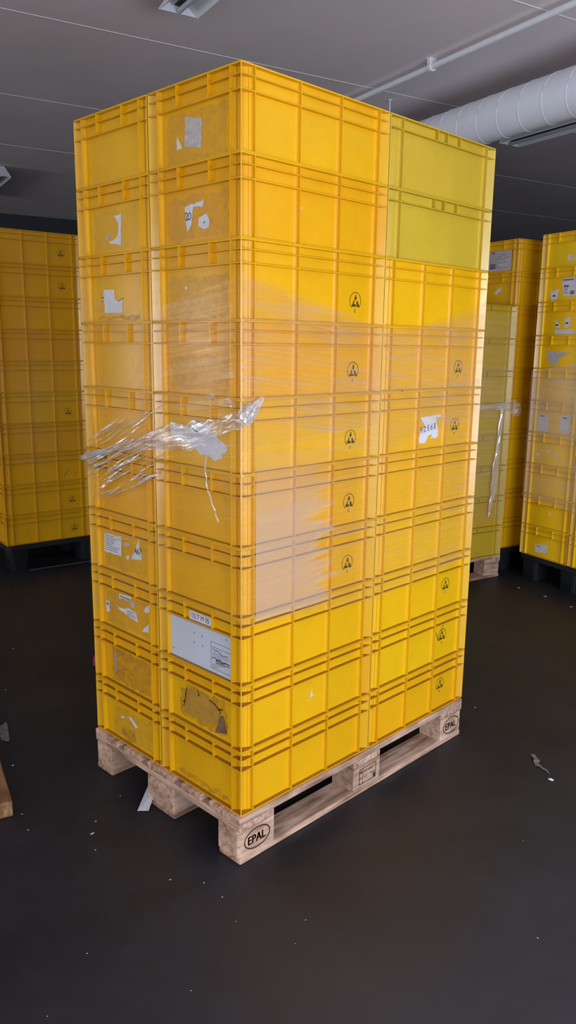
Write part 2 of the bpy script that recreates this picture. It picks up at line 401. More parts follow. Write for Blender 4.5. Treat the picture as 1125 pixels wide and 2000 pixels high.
for i in range(1, 11):
    NC[i] = crate('yellow', (-.208, .313, colz(Z0, i)), 0, 'crate %s in front corner column, %s' % (nth(i), LN[i]), 'crates of the front corner column')
    LC[i] = crate('yellow', (-.6095, .313, colz(Z0, i)), 0, 'crate %s in left column, %s' % (nth(i), LL[i]), 'crates of the left column')
    if i >= 3:
        FC[i] = crate('lemon', (-.208, .9133, colz(Z0, i)), 0, 'crate %s in right column, %s' % (nth(i), LF[i]), 'crates of the right column')
FC[2] = crate('olive', (-.208, .9133, colz(Z0, 2)), 0, 'olive yellow smooth-sided crate resting on the right yellow column', 'olive crates topping the right column')
FC[1] = crate('olive', (-.208, .9133, colz(Z0, 1) - .003), 0, 'olive yellow smooth-sided crate at the very top of right column', 'olive crates topping the right column')
FC[2].location.z -= .0; FC[1].location.z += .003

for i, y, z in ((3, .176, .071), (4, .174, .071), (5, .171, .070), (6, .172, .074), (7, .174, .078)): esd(NC[i], y, z)
for i, y, z in ((4, .157, .074), (5, .155, .075), (8, .153, .090), (9, .149, .094), (10, .153, .098)): esd(FC[i], y, z)

def sticker(parent, face, polys, mat=M_PAPER, name='sticker', off=.0009, rag=True, label=None):
    big = name == 'glue_residue'
    o = flat(name, [(ragged(q, .0075, .016) if big else ragged(q)) if rag else q for q in polys], mat, parent, face, off)
    if label: o['label'] = label
    return o
def prn(parent, face, polys, mat=M_INK, name='print', off=.0016):
    return flat(name, polys, mat, parent, face, off)

# front corner column
sticker(NC[1], 'S', [rect(-.125, .008, .130, .132)], M_RES, 'glue_residue', .0005)
a = sticker(NC[1], 'S', [[(-.044, .121), (.029, .109), (.025, .036), (-.048, .049)]], M_PAPER2)
sticker(NC[1], 'S', [[(-.081, .080), (-.057, .044), (-.082, .045)]], M_PAPER)
sticker(NC[2], 'S', [rect(-.135, .012, .133, .125)], M_RES, 'glue_residue', .0005)
a = sticker(NC[2], 'S', [[(-.051, .1), (.034, .11), (.029, .093), (-.013, .096), (-.023, .05), (-.041, .032)]])
prn(a, 'S', strokes_polys([[(-.049, .080), (-.043, .085), (-.038, .080), (-.046, .066), (-.040, .064), (-.034, .068)],
                           [(-.030, .083), (-.036, .075), (-.034, .066), (-.027, .066), (-.023, .074), (-.026, .082), (-.030, .083)]], .0022), M_INK, 'handwriting')
a = sticker(NC[2], 'S', [[(.009, .067), (.044, .073), (.057, .056), (.053, .037), (.031, .036), (.007, .048)]])
prn(a, 'S', [rect(.032, .050, .037, .055)], plain('green_print', (.02, .14, .08)), 'print')
sticker(NC[3], 'S', [rect(-.135, .010, .133, .122)], M_RES, 'glue_residue', .0005)
sticker(NC[3], 'S', [[(-.056, .092), (-.049, .098), (-.042, .092), (-.049, .085)]], M_PAPER)
sticker(NC[4], 'S', [rect(-.13, .02, .133, .115)], M_RES, 'glue_residue', .0005)
a = sticker(NC[5], 'S', [[(-.137, .124), (-.095, .109), (-.045, .108), (-.036, .137), (.062, .132), (.05, .111), (.126, .074), (.125, .059), (.103, .052), (.103, .035),
                          (.073, .027), (.034, .04), (.01, .038), (-.038, .063), (-.062, .071), (-.134, .085)]], M_PAPER)
prn(a, 'S', [rect(-.032, .122, .004, .134)], M_GREY, 'barcode'); prn(a, 'S', [[(-.034, .112), (-.005, .106), (.0, .101), (-.02, .104)]], M_INK, 'print')
# white placard with printed box and name strip on the handle
a = sticker(NC[8], 'S', [[(-.150, .136), (.149, .136), (.149, .004), (-.150, .004)]], M_PLAC, 'placard', .0030, False, 'white card placard with a printed box')
px = frame_polys(.050, .016, .143, .101, .0014) + [rect(.050, .084, .143, .0855)]
prn(a, 'S', px, M_GREY, 'printed_box', .0036)
prn(a, 'S', strokes_polys([[(.058, .079), (.070, .076), (.080, .078), (.094, .074), (.100, .068), (.128, .072)], [(.055, .048), (.066, .053), (.078, .046), (.090, .052), (.102, .044), (.118, .050), (.134, .044)]], .0028)
    + text_lines(.056, .050, .136, .072, 4, .0012) + text_lines(.072, .034, .138, .050, 4, .0026) + text_lines(.056, .019, .10, .034, 3, .0012), M_GREY, 'print', .0037)
dots = []
for u, z in ((-.030, .105), (.008, .104), (-.030, .074), (.010, .073), (.121, .124), (-.136, .026)):
    dots.append([(u + .0026 * math.cos(k * math.pi / 4), z + .0026 * math.sin(k * math.pi / 4)) for k in range(8)])
prn(a, 'S', dots, M_GREY, 'rivet_dots', .0037)
a = sticker(NC[8], 'S', [rect(-.051, .147, .060, .177)], M_PAPER, 'name_strip', .0052, False, 'white strip lettered 132.T M 05')
prn(a, 'S', text_polys('132.T M 05', .0215, -.047, .154, 0, .93), M_BLUE, 'lettering', .0058)
sticker(NC[9], 'S', [[(-.11, .1), (-.056, .134), (.112, .128), (.130, .02), (.063, .010), (-.112, .02)]], M_RES2, 'glue_residue', .0005)
sticker(NC[9], 'S', [[(-.088, .108), (-.03, .124), (.070, .112), (.085, .05), (.02, .028), (-.090, .032)]], plain('old_label_backing', (.46, .235, .025), .6, noise=.15, scale=40), 'old_label', .0007)
prn(NC[9], 'S', strokes_polys([[(-.095, .062), (-.084, .069), (-.080, .092), (-.075, .112)], [(-.084, .069), (-.090, .05)], [(-.02, .124), (-.012, .112), (-.018, .106)]], .004), M_STAIN, 'stain')
prn(NC[9], 'S', strokes_polys([[(.040, .112), (.064, .106), (.083, .096), (.100, .101)], [(.083, .096), (.09, .086)]], .005), M_STAIN, 'stain')
prn(NC[9], 'S', [[(.086, .078), (.104, .082), (.122, .030), (.062, .012), (.074, .036)]], plain('grey_brown_glue', (.20, .105, .045), .7, noise=.3, scale=50), 'stain', .0010)
sticker(NC[10], 'S', [rect(-.12, .012, .133, .03)], M_RES2, 'glue_residue', .0005)
prn(NC[9], 'G', [[(.006, .074), (.014, .100), (.020, .104), (.018, .088), (.026, .076)], [(-.004, .068), (.008, .072), (.006, .066)]], M_SCAR, 'scuff', .0008)
prn(NC[2], 'G', [[(-.075, .10), (-.060, .104), (-.062, .097)]], M_SCAR, 'scuff', .0008)
# left column
sticker(LC[2], 'S', [[(-.006, .112), (.036, .116), (.03, .025), (-.04, .036), (.01, .047), (.022, .087)]])
sticker(LC[2], 'S', [[(-.059, .048), (-.028, .068), (-.023, .060), (-.049, .044)]], M_PAPER2)
sticker(LC[2], 'S', [rect(-.12, .012, .12, .13)], residue('faint_glue', (.45, .27, .09), .22, 40), 'glue_residue', .0005)
a = sticker(LC[3], 'S', [[(-.078, .102), (-.015, .102), (-.012, .072), (.007, .063), (.03, .071), (.028, .031), (-.074, .031)]], M_PAPER)
prn(LC[3], 'S', strokes_polys([[(-.092, .079), (-.074, .080)], [(-.088, .066), (-.074, .067)], [(.01, .066), (.034, .075)]], .0018), M_STAIN, 'stain')
sticker(LC[3], 'S', [rect(-.10, .010, .12, .02)], M_RES2, 'glue_residue', .0005)
a = sticker(LC[7], 'S', [[(-.126, .126), (-.019, .130), (-.025, .061), (-.127, .058)]]); prn(a, 'S', text_lines(-.12, .066, -.032, .124, 8, .0020), M_GREY, 'print')
a = sticker(LC[7], 'S', [[(.082, .138), (.1, .072), (.037, .065)]])
prn(a, 'S', strokes_polys([[(.056, .088), (.064, .106), (.069, .088)], [(.058, .095), (.069, .095)], [(.074, .104), (.071, .092), (.076, .087), (.080, .095), (.076, .104)], [(.084, .106), (.088, .112)], [(.083, .088), (.094, .110)], [(.094, .098), (.099, .104)]], .0022), M_INK, 'handwriting')
sticker(LC[7], 'S', [[(-.006, .113), (.033, .118), (.028, .105), (-.006, .099)]], M_PAPER2); sticker(LC[7], 'S', [[(-.001, .068), (.026, .071), (.016, .056)]], M_PAPER)
sticker(LC[7], 'S', [rect(-.125, .012, .125, .12)], residue('orange_glue', (.50, .24, .03), .35, 20), 'glue_residue', .0004)
a = sticker(LC[8], 'S', [[(-.046, .132), (.029, .138), (.026, .122), (-.047, .114)]]); prn(a, 'S', [rect(-.040, .122, .022, .126)], M_GREY, 'print')
a = sticker(LC[8], 'S', [[(-.064, .086), (-.03, .080), (.01, .093), (.055, .087), (.065, .055), (.035, .058), (.005, .063), (-.049, .075)]]); prn(a, 'S', text_lines(.0, .064, .055, .086, 4, .0018), M_GREY, 'print')
sticker(LC[8], 'S', [[(.02, .118), (.05, .120), (.04, .100), (.025, .098)]], M_PAPER2)
a = sticker(LC[8], 'S', [[(-.132, .083), (-.11, .093), (-.106, .049), (-.129, .049)]]); prn(a, 'S', [rect(-.126, .072, -.114, .082)], M_GREY, 'print')
sticker(LC[8], 'S', [[(.099, .110), (.133, .135), (.132, .110), (.108, .098)]]); sticker(LC[8], 'S', [[(.081, .027), (.130, .069), (.124, .036)]])
sticker(LC[8], 'S', [rect(-.125, .012, .13, .13)], M_RES, 'glue_residue', .0004)
sticker(LC[9], 'S', [rect(-.10, .012, .13, .135)], M_RES2, 'glue_residue', .0005)
sticker(LC[9], 'S', [[(-.095, .10), (-.075, .12), (-.07, .05), (-.085, .035)]], plain('pale_scuff', (.42, .27, .16), .7, noise=.3, scale=70), 'scuff', .0007)
sticker(LC[10], 'S', [[(-.011, .101), (.007, .104), (.046, .080), (.033, .072)]]); sticker(LC[10], 'S', [[(-.063, .085), (-.03, .091), (-.054, .077)]], M_PAPER)
sticker(LC[10], 'S', [rect(-.10, .010, .13, .12)], M_RES, 'glue_residue', .0004)
sticker(LC[10], 'S', [rect(-.06, .006, .03, .05)], M_RES2, 'glue_residue', .0006)
# right column
a = sticker(FC[5], 'G', [[(-.059, .113), (.062, .12), (.061, .109), (.033, .107), (.046, .077), (.052, .045), (.039, .036), (.006, .038), (.015, .048), (-.008, .047), (-.026, .022),
                          (-.06, .023), (-.07, .042), (-.058, .053), (-.062, .07), (-.031, .081), (-.039, .093)]], plain('white_tape', (.72, .72, .78), .5))
hx0, hz0 = -.056, .060
def hw(ch, ox):
    S = {'H': [[(0, 0), (.001, .018)], [(.011, 0), (.010, .019)], [(0, .009), (.011, .010)]], '2': [[(0, .014), (.004, .019), (.009, .015), (.001, 0), (.011, .001)]],
         '5': [[(.011, .019), (.002, .018), (.001, .010), (.009, .011), (.009, .002), (.001, 0)]], '6': [[(.010, .020), (.002, .010), (.003, 0), (.010, .001), (.010, .009), (.003, .009)]],
         '8': [[(.005, .010), (.001, .015), (.006, .020), (.011, .015), (.005, .010), (.001, .003), (.006, -.001), (.011, .004), (.005, .010)]]}
    return [[(hx0 + ox + x, hz0 + ox * .14 + z) for x, z in l] for l in S[ch]]
prn(a, 'G', strokes_polys(sum([hw(c, k * .0195) for k, c in enumerate('H2568')], []), .0022), M_BLUE, 'handwriting')
prn(FC[9], 'G', strokes_polys([[(.105, .118), (.124, .078), (.160, .146)]], .0018), M_ESD, 'pen_tick')
sticker(FC[4], 'G', [[(-.195, .006), (-.183, .008), (-.185, -.0), (-.196, .001)]], M_GREY, 'paper_bit', .016)

# ------------------------------------------------------------------ wooden pallets
def bevbox(name, c, d, mat, parent, bev=.004):
    b = MB(); b.box((0, 0, 0), d); o = b.build(name, mat, parent, None, bev); o.location = c
    return o
def pallet(loc, rz, label, marks=True, h=.1555, cat='pallet'):
    """800 x 1200 pallet, local x: -.8..0, y: 0..1.2"""
    r = empty('wooden_pallet', loc, rz); tag(r, label, cat)
    tb, sb, bb = .0225, .0225, .0225; bl = h - tb - sb - bb
    for x, w in ((-.0725, .145), (-.235, .10), (-.40, .145), (-.565, .10), (-.7275, .145)):
        bevbox('top_board', (x, .6, h - tb / 2), (w, 1.2, tb), WOOD, r, .003)
    for y in (.0725, .6, 1.1275):
        o = bevbox('cross_board', (-.4, y, h - tb - sb / 2), (.145, .8, sb), WOOD, r, .003); o.rotation_euler.z = math.pi / 2
    for x, w in ((-.05, .10), (-.40, .145), (-.75, .10)): bevbox('bottom_board', (x, .6, bb / 2), (w, 1.196, bb), WOOD, r, .006)
    blocks = {}
    for ix, (x, w) in enumerate(((-.05, .10), (-.40, .145), (-.75, .10))):
        for iy, y in enumerate((.0725, .6, 1.1275)):
            b = MB(); ch = .012
            hx, hy, hz = w / 2, .0725, bl / 2
            cs = []
            for sx, sy in ((1, -1), (1, 1), (-1, 1), (-1, -1)):
                outer = (ix == 0 and sx == 1 or ix == 2 and sx == -1) and (iy == 0 and sy == -1 or iy == 2 and sy == 1)
                c = ch if outer else .002
                p1, p2 = (sx * hx, sy * (hy - c)), (sx * (hx - c), sy * hy)
                cs += [p2, p1] if (sx * sy < 0) else [p1, p2]
            s0 = b.quadstrip([at_z(cs, -hz), at_z(cs, hz)]); b.cap(s0[0], 8, True); b.cap(s0[1], 8)
            o = b.build('block', BLOCK, r); o.location = (x, y, bb + hz); blocks[ix, iy] = o
            if ix != 0: o.rotation_euler.z = 0
    if marks:
        def brand(block, polys, name='brand_mark', label=None):
            b = MB()
            for q in polys:
                s = len(b.v); b.v += [(.0506, u, z) for u, z in q]; b.f.append(tuple(range(s, s + len(q))))
            me = bpy.data.meshes.new(name); me.from_pydata(b.v, [], b.f); me.update(); me.materials.append(M_BRAND)
            o = obj(name, me, block)
            if label: o['label'] = label
        oval = []
        for k in range(36):
            a0, a1 = 2 * math.pi * k / 36, 2 * math.pi * (k + 1) / 36
            oval.append([(.056 * math.cos(a0), .036 * math.sin(a0)), (.056 * math.cos(a1), .036 * math.sin(a1)), (.0515 * math.cos(a1), .0318 * math.sin(a1)), (.0515 * math.cos(a0), .0318 * math.sin(a0))])
        def up(ps, dz, s=1.): return [[(u * s, z * s + dz) for u, z in q] for q in ps]
        t = text_polys('EPAL', .040, -.0425, -.0145, 0, .88)
        bold = t + [[(u + dx, z + dz) for u, z in q] for q in t for dx, dz in ((.0014, 0), (.0028, 0), (.0014, .0012))]
        brand(blocks[0, 0], up(oval + bold, .0015, .98), label='burnt oval stamp reading EPAL')
        brand(blocks[0, 2], up(oval + bold, .0015, .98), label='burnt oval stamp reading EPAL')
        f = frame_polys(-.042, -.030, .050, .030, .0030) + frame_polys(-.042, -.030, -.022, .030, .0025)
        f += text_polys('IPPC', .0135, -.0395, -.012, 0, .55) + text_polys('DE-43801', .0165, -.018, .010, 0, .82) + text_polys('HT', .0165, -.016, -.014, 0, .9)
        f += [rect(.018, -.006, .046, -.003), rect(.034, -.026, .046, -.010), [(-.038, .012), (-.026, .012), (-.032, .026)]]
        brand(blocks[0, 1], f, label='burnt rectangular stamp with small letters')
    return r
pal = pallet((0, 0, 0), 0, 'light wooden pallet with burnt oval stamps under the tall wrapped crate stack')

def plastic_pallet(loc, rz, w, d, label, h=.178):
    """black nine-footed plastic pallet, local corner at +x, -y; spans x -w..0, y 0..d"""
    r = empty('plastic_pallet', loc, rz); tag(r, label, 'pallet')
    b = MB(); O = rrect(w / 2, d / 2, .03)
    def sh(pts, z): return [(x - w / 2, y + d / 2, z) for x, y in pts]
    s0 = b.quadstrip([sh(O, h - .035), sh(O, h - .0006)]); b.cap(s0[0], len(O), True); b.cap(s0[1], len(O))
    b.build('deck', M_BLK, r, 30)
    for ix in range(3):
        for iy in range(3):
            x = (-.08, -w / 2, -w + .08)[ix]; y = (.09, d / 2, d - .09)[iy]
            f = MB(); T = rrect(.068, .078, .03); Bt = rrect(.055, .062, .025)
            s0 = f.quadstrip([[(x + p, y + q, h - .036) for p, q in T], [(x + p, y + q, 0.) for p, q in Bt]]); f.cap(s0[0], len(T)); f.cap(s0[1], len(T), True)
            for k in range(5): f.box((x - .04 + k * .02, y - .068, h * .42), (.004, .012, h * .75))
            f.build('foot', M_BLK, r, 30)
    return r

# ------------------------------------------------------------------ stretch film round the main stack
def film_sheet(name, path, top, bot, mat, parent, nz=30, amp=.0012, step=.03):
    """vertical sheet following a plan path; top/bot = lists of (s, z)"""
    pts = [Vector((x, y, 0)) for x, y in path]; seg = [(b - a).length for a, b in zip(pts, pts[1:])]; tot = sum(seg)
    def lerp(tab, s):
        for (s0, z0), (s1, z1) in zip(tab, tab[1:]):
            if s <= s1: return z0 + (z1 - z0) * (max(s, s0) - s0) / (s1 - s0)
        return tab[-1][1]
    ss = []; acc = 0
    for l in seg:
        n = max(1, int(l / step)); ss += [(acc + l * k / n) for k in range(n)]; acc += l
    ss.append(tot)
    b = MB(); b.uv = []
    def pos(s):
        a = 0
        for p, q, l in zip(pts, pts[1:], seg):
            if s <= a + l + 1e-9: return p + (q - p) * ((s - a) / l), Vector((q.y - p.y, p.x - q.x, 0)).normalized()
            a += l
        return pts[-1], Vector((0, 0, 0))
    for s in ss:
        p, n = pos(s); z1, z0 = lerp(top, s), lerp(bot, s)
        for k in range(nz + 1):
            z = z0 + (z1 - z0) * k / nz
            d = n * (amp * math.sin(z * 71 + s * 9) * math.sin(s * 23 + z * 17))
            b.v.append((p.x + d.x, p.y + d.y, z)); b.uv.append((s, z))
    m = nz + 1
    for i in range(len(ss) - 1):
        for k in range(nz): b.f.append((i * m + k, (i + 1) * m + k, (i + 1) * m + k + 1, i * m + k + 1))
    return b.build(name, mat, parent, 60)

wrap = empty('stretch_film', (0, 0, 0)); tag(wrap, 'clear crinkled stretch film wound around the middle of the tall crate stack', 'stretch film')
g0 = .003
XL, YF, XR, YE = -.8095 - g0, .0128 - g0, -.008 + g0, 1.2135 + g0
# end sheet (left face) and side sheet (right face)
film_sheet('end_sheet', [(XL, .16), (XL, YF + .004), (XL + .004, YF), (XR - .006, YF), (XR - .001, YF + .003)], [(0, 1.72), (.16, 1.715), (.55, 1.64), (.98, 1.725)], [(0, .62), (.16, .61), (.6, .74), (.98, .76)], F_LEFT, wrap)
film_sheet('side_sheet', [(XR - .001, YF + .003), (XR, YF + .006), (XR, YE - .004), (XR - .004, YE), (XR - .2, YE)], [(0, 1.725), (.02, 1.725), (.32, 1.66), (.60, 1.60), (.8, 1.61), (1.2, 1.71), (1.5, 1.72)], [(0, .755), (.6, .71), (1.2, .75), (1.5, .78)], F_MAIN, wrap)
# extra turns of film on the long side
film_sheet('overlap_layer', [(XR + .0022, YF + .055), (XR + .0022, .50)], [(0, 1.255), (.2, 1.25), (.45, 1.21)], [(0, .765), (.45, .755)], F_LAYER, wrap)
film_sheet('overlap_layer', [(XR + .0032, YF + .008), (XR + .0032, .60)], [(0, 1.715), (.3, 1.64), (.60, 1.595)], [(0, 1.26), (.60, 1.30)], F_UP, wrap)
film_sheet('overlap_layer', [(XR + .0027, .62), (XR + .0027, 1.2)], [(0, 1.57), (.58, 1.67)], [(0, 1.22), (.58, 1.30)], F_UP, wrap)

# rope of gathered film running over the left face and round the corner
def ribbon(name, pts, width, mat, parent, nw=9, amp=.006, out=Vector((0, -1, 0)), seed=0):
    rnd = random.Random(seed); b = MB(); b.uv = []; s = 0
    P = [Vector(p) for p in pts]; fine = []
    for i in range(len(P) - 1):
        for k in range(8): fine.append((P[i].lerp(P[i + 1], k / 8), width[i] + (width[i + 1] - width[i]) * k / 8, (i + k / 8)))
    fine.append((P[-1], width[-1], len(P) - 1.))
    ph = [rnd.uniform(0, 6.3) for _ in range(nw + 1)]
    for j, (p, w, t) in enumerate(fine):
        if j: s += (p - fine[j - 1][0]).length
        tg = (fine[min(j + 1, len(fine) - 1)][0] - fine[max(j - 1, 0)][0]).normalized()
        o = out(p) if callable(out) else out
        side = tg.cross(o).normalized()
        if side.z < 0: side = -side
        jit = .2 * math.sin(j * .9 + ph[0]) + .12 * math.sin(j * 2.3 + ph[1])
        for k in range(nw + 1):
            c = k / nw - .5; ww = w * (1 + .12 * math.sin(j * .7 + ph[k]))
            d = amp * (.6 + .4 * math.sin(k * 2.4 + j * .35 + ph[k])) * (1 - (2 * c) ** 2 * .8) + .001
            b.v.append(tuple(p + side * (c * ww + jit * w * .12) + o * d)); b.uv.append((s, c * w))
    m = nw + 1
    for j in range(len(fine) - 1):
        for k in range(nw): b.f.append((j * m + k, (j + 1) * m + k, (j + 1) * m + k + 1, j * m + k + 1))
    return b.build(name, mat, parent, 60)
yr = YF - .004
def outn(p):
    return Vector((1, 0, 0)) if p.x > XR else (Vector((1, -1, 0)).normalized() if p.x > XR - .012 and p.y < YF else Vector((0, -1, 0)))
rope = ribbon('gathered_rope', [(-.812, yr, 1.163), (-.72, yr, 1.186), (-.60, yr, 1.214), (-.50, yr, 1.232), (-.40, yr, 1.254), (-.30, yr, 1.274), (-.20, yr, 1.288), (-.13, yr, 1.306), (-.07, yr, 1.326), (-.015, yr, 1.345),
               (XR + .003, yr - .001, 1.352), (XR + .005, .03, 1.362), (XR + .005, .055, 1.378), (XR + .004, .085, 1.404)],
              [.016, .018, .024, .036, .056, .080, .076, .058, .042, .046, .052, .050, .040, .010], F_ROPE, wrap, 12, .005, outn, 3)
rope2 = ribbon('gathered_rope', [(XR + .009, YF + .002, 1.340), (XR + .009, .026, 1.356), (XR + .009, .050, 1.376), (XR + .008, .084, 1.402)], [.040, .044, .032, .008], F_KNOT, wrap, 8, .005, Vector((1, 0, 0)), 5)
ropeend = ribbon('gathered_rope', [(-.815, yr - .008, 1.158), (-.76, yr - .008, 1.172), (-.70, yr - .007, 1.188), (-.62, yr - .006, 1.206)], [.016, .018, .014, .004], F_KNOT, wrap, 6, .004, Vector((0, -1, 0)), 15)
tail = ribbon('hanging_strand', [(-.146, yr - .002, 1.240), (-.149, yr - .002, 1.19), (-.140, yr - .003, 1.147), (-.118, yr - .003, 1.10), (-.100, yr - .003, 1.07), (-.091, yr - .003, 1.05)],
              [.010, .007, .006, .008, .007, .004], F_KNOT, wrap, 4, .003, Vector((0, -1, 0)), 8)
for (x, z, w) in ((-.117, 1.402, .022), (-.045, 1.391, .024)):
    ribbon('film_knot', [(x - w, yr, z - .004), (x - w * .3, yr, z + .004), (x + w * .3, yr, z - .003), (x + w, yr, z)], [.005, w * .9, w * .7, .004], F_ROPE, wrap, 6, .008, Vector((0, -1, 0)), int(x * 1000))
# taut creases fanning from the left edge
cr = MB(); cr.uv = []; rr = random.Random(21)
def crease(x0, z0, ln, slope, w):
    b = len(cr.v); n = 6
    for k in range(n + 1):
        t = k / n; x = x0 + ln * t; z = z0 + slope * ln * t + .002 * math.sin(t * 5 + x0 * 40); ww = w * math.sin(math.pi * min(max(t, .04), .96)) ** .6
        for dz, dy in ((-ww, 0), (-ww * .5, -ww * .8), (0, -ww * 1.1 - .0005), (ww * .5, -ww * .8), (ww, 0)):
            cr.v.append((x, yr + .001 + dy, z + dz)); cr.uv.append((x, z + dz))
    for k in range(n):
        a = b + k * 5; cr.f += [(a + q, a + 5 + q, a + 6 + q, a + 1 + q) for q in range(4)]
for k in range(64):
    z = 1.00 + .17 * rr.random(); x = -.80 + rr.random() ** 1.5 * .30 + max(0, (1.09 - z)) * .5
    crease(x, z + (x + .80) * .30, rr.uniform(.05, .20), rr.uniform(.36, .44), rr.uniform(.0012, .0030))
for k in range(18):
    x = -.805 + rr.random() * .30; crease(x, 1.17 + rr.random() * .05 + (x + .8) * .34, rr.uniform(.06, .2), rr.uniform(.38, .5), rr.uniform(.0008, .0016))
for k in range(7): crease(-.81 + rr.random() * .05, 1.145 + rr.random() * .035, rr.uniform(.06, .13), .3, rr.uniform(.002, .0035))
for x, z in ((-.62, .90), (-.56, .915), (-.40, .945), (-.36, .93)): crease(x - .05, z - .01, .1, .25, .0012)
tag(cr.build('film_crease', F_CREASE, wrap, 60), kind='stuff')

# ------------------------------------------------------------------ background stacks
def w2(local, world, rz):
    c, s = math.cos(rz), math.sin(rz); lx, ly = local
    return world[0] - (c * lx - s * ly), world[1] - (s * lx + c * ly)
def loc2w(cx, cy, rz, lx, ly):
    c, s = math.cos(rz), math.sin(rz); return cx + c * lx - s * ly, cy + s * lx + c * ly
RZ = -.2531; RB = -.1344
# A: tall stack behind the olive one
ax, ay = w2((.2, -.3), (-1.143, 3.427), RZ); AC = {}
LA = {1: 'large printed white label on its end', 2: 'small white scrap on its end'}
for i in range(1, 11):
    AC[i] = crate('yellow', (ax, ay, colz(.1702, i)), RZ, 'dull yellow crate, %s of stack behind the olive stack' % nth(i), 'crates of the stack behind the olive stack')
plastic_pallet((-1.143 + .004, 3.427, 0), RZ, .8, 1.2, 'black plastic pallet beneath the stack behind the olive crates', .1700)
a = sticker(AC[1], 'S', [[(-.125, .152), (.135, .147), (.138, .016), (-.125, .020)]], M_PAPER2, 'sticker', .0045)
prn(a, 'S', text_lines(-.10, .03, .12, .13, 9, .003) + [rect(-.06, .03, -.01, .065), rect(-.055, .13, -.02, .14)], M_GREY, 'print', .0052)
sticker(AC[2], 'S', [[(-.011, .085), (.047, .119), (.058, .101), (.005, .067)]])
# R: two columns at the right edge
rx, ry = w2((-.2, -.3), (-.985, 3.435), RZ); RC = {}; RC2 = {}
LR = {1: 'torn scraps on its end', 2: 'address label with barcode on its end', 3: 'white bar label on its end', 4: 'crumpled faded label on its end', 5: 'film over its bare end',
      6: 'two white sheets on its end', 7: 'small torn scraps on its end', 8: 'bare end under film', 9: 'one white speck on its end', 10: 'square white label, nearest the pallet'}
for i in range(1, 11):
    RC[i] = crate('bright', (rx, ry, colz(.1782, i)), RZ, 'crate %s in right edge stack, %s' % (nth(i), LR[i]), 'crates of the right edge stack')
    x2, y2 = loc2w(rx, ry, RZ, .4035, 0)
    if i >= 4:
        RC2[i] = crate('bright', (x2, y2, colz(.1782, i)), RZ, 'crate cut off by right picture edge, %s of its column' % nth(i), 'crates of the outermost right column')
x2, y2 = loc2w(rx, ry, RZ, .4035, 0)
for i in (1, 2, 3):
    RC2[i] = crate('bright', (x2, y2, colz(.1782, i)), RZ, 'crate cut off by right picture edge, %s of its column' % nth(i), 'crates of the outermost right column')
px_, py_ = loc2w(rx, ry, RZ, .6035, -.3)
plastic_pallet((px_, py_, 0), RZ, .805, 1.2, 'black plastic pallet with round feet under the right edge stack', .178)
PR = {1: [[(-.007, .069), (.031, .075), (.015, .040), (0, .042)], [(.004, .041), (.06, .055), (.062, .04), (.02, .034)]],
      2: [[(-.032, .136), (.068, .148), (.082, .029), (-.013, .033)], [(-.117, .063), (-.049, .075), (-.059, .014), (-.103, .006)]],
      3: [[(-.059, .105), (-.008, .047), (-.053, .048)], [(.014, .103), (.068, .114), (.047, .047), (.016, .047)], [(-.06, .032), (.096, .037), (.099, .006), (-.053, .006)]],
      4: [[(-.109, .112), (.084, .099), (-.005, .066), (-.009, .027), (-.079, .026)]],
      6: [[(-.135, .12), (-.05, .121), (-.046, .008), (-.140, .008)], [(.049, .128), (.128, .132), (.119, .008), (.039, .03)]],
      7: [[(-.14, .066), (-.097, .079), (-.102, .044)], [(-.047, .095), (-.002, .107), (-.032, .07)], [(.022, .077), (.06, .078), (.038, .052)]],
      9: [[(.02, .112), (.039, .095), (.018, .084)]], 10: [[(-.078, .078), (.029, .098), (.027, .039), (-.073, .026)]]}
for i, qs in PR.items():
    for k, q in enumerate(qs):
        a = sticker(RC[i], 'S', [q], M_PAPER2 if i in (4,) else M_PAPER, 'sticker', .001)
        if i == 2 and k == 0: prn(a, 'S', [rect(-.025, .124, .058, .133), rect(-.012, .084, .026, .098), rect(.04, .04, .07, .062)] + text_lines(-.01, .045, .03, .08, 4, .003), M_GREY, 'print', .002)
        elif i in (2, 3) and k != 2:
            u = sum(p[0] for p in q) / len(q); z = sum(p[1] for p in q) / len(q); prn(a, 'S', [rect(u - .012, z - .008, u + .008, z + .002)], M_BLUE, 'print', .002)
        elif i == 6: prn(a, 'S', [rect(q[0][0] + .015, .105, q[0][0] + .05, .113)], M_BLUE, 'print', .002)
        elif i == 10: prn(a, 'S', [rect(-.06, .070, -.03, .074)], M_BLUE, 'print', .002)
fr = empty('background_stretch_film', (rx, ry, 0), RZ); tag(fr, 'hazy stretch film around the yellow stack at the right edge', 'stretch film')
film_sheet('film_sheet', [(-.204, .3), (-.204, -.304), (.6, -.304)], [(0, 1.40), (.6, 1.40), (1.0, 1.47), (1.4, 1.44)], [(0, .62), (1.4, .50)], F_BG, fr)
film_sheet('overlap_layer', [(-.19, -.306), (.6, -.306)], [(0, 1.36), (.8, 1.40)], [(0, 1.0), (.8, .96)], film('bg_overlap', .12, .38, 2., 36., .08, .25, diff=.65), fr)
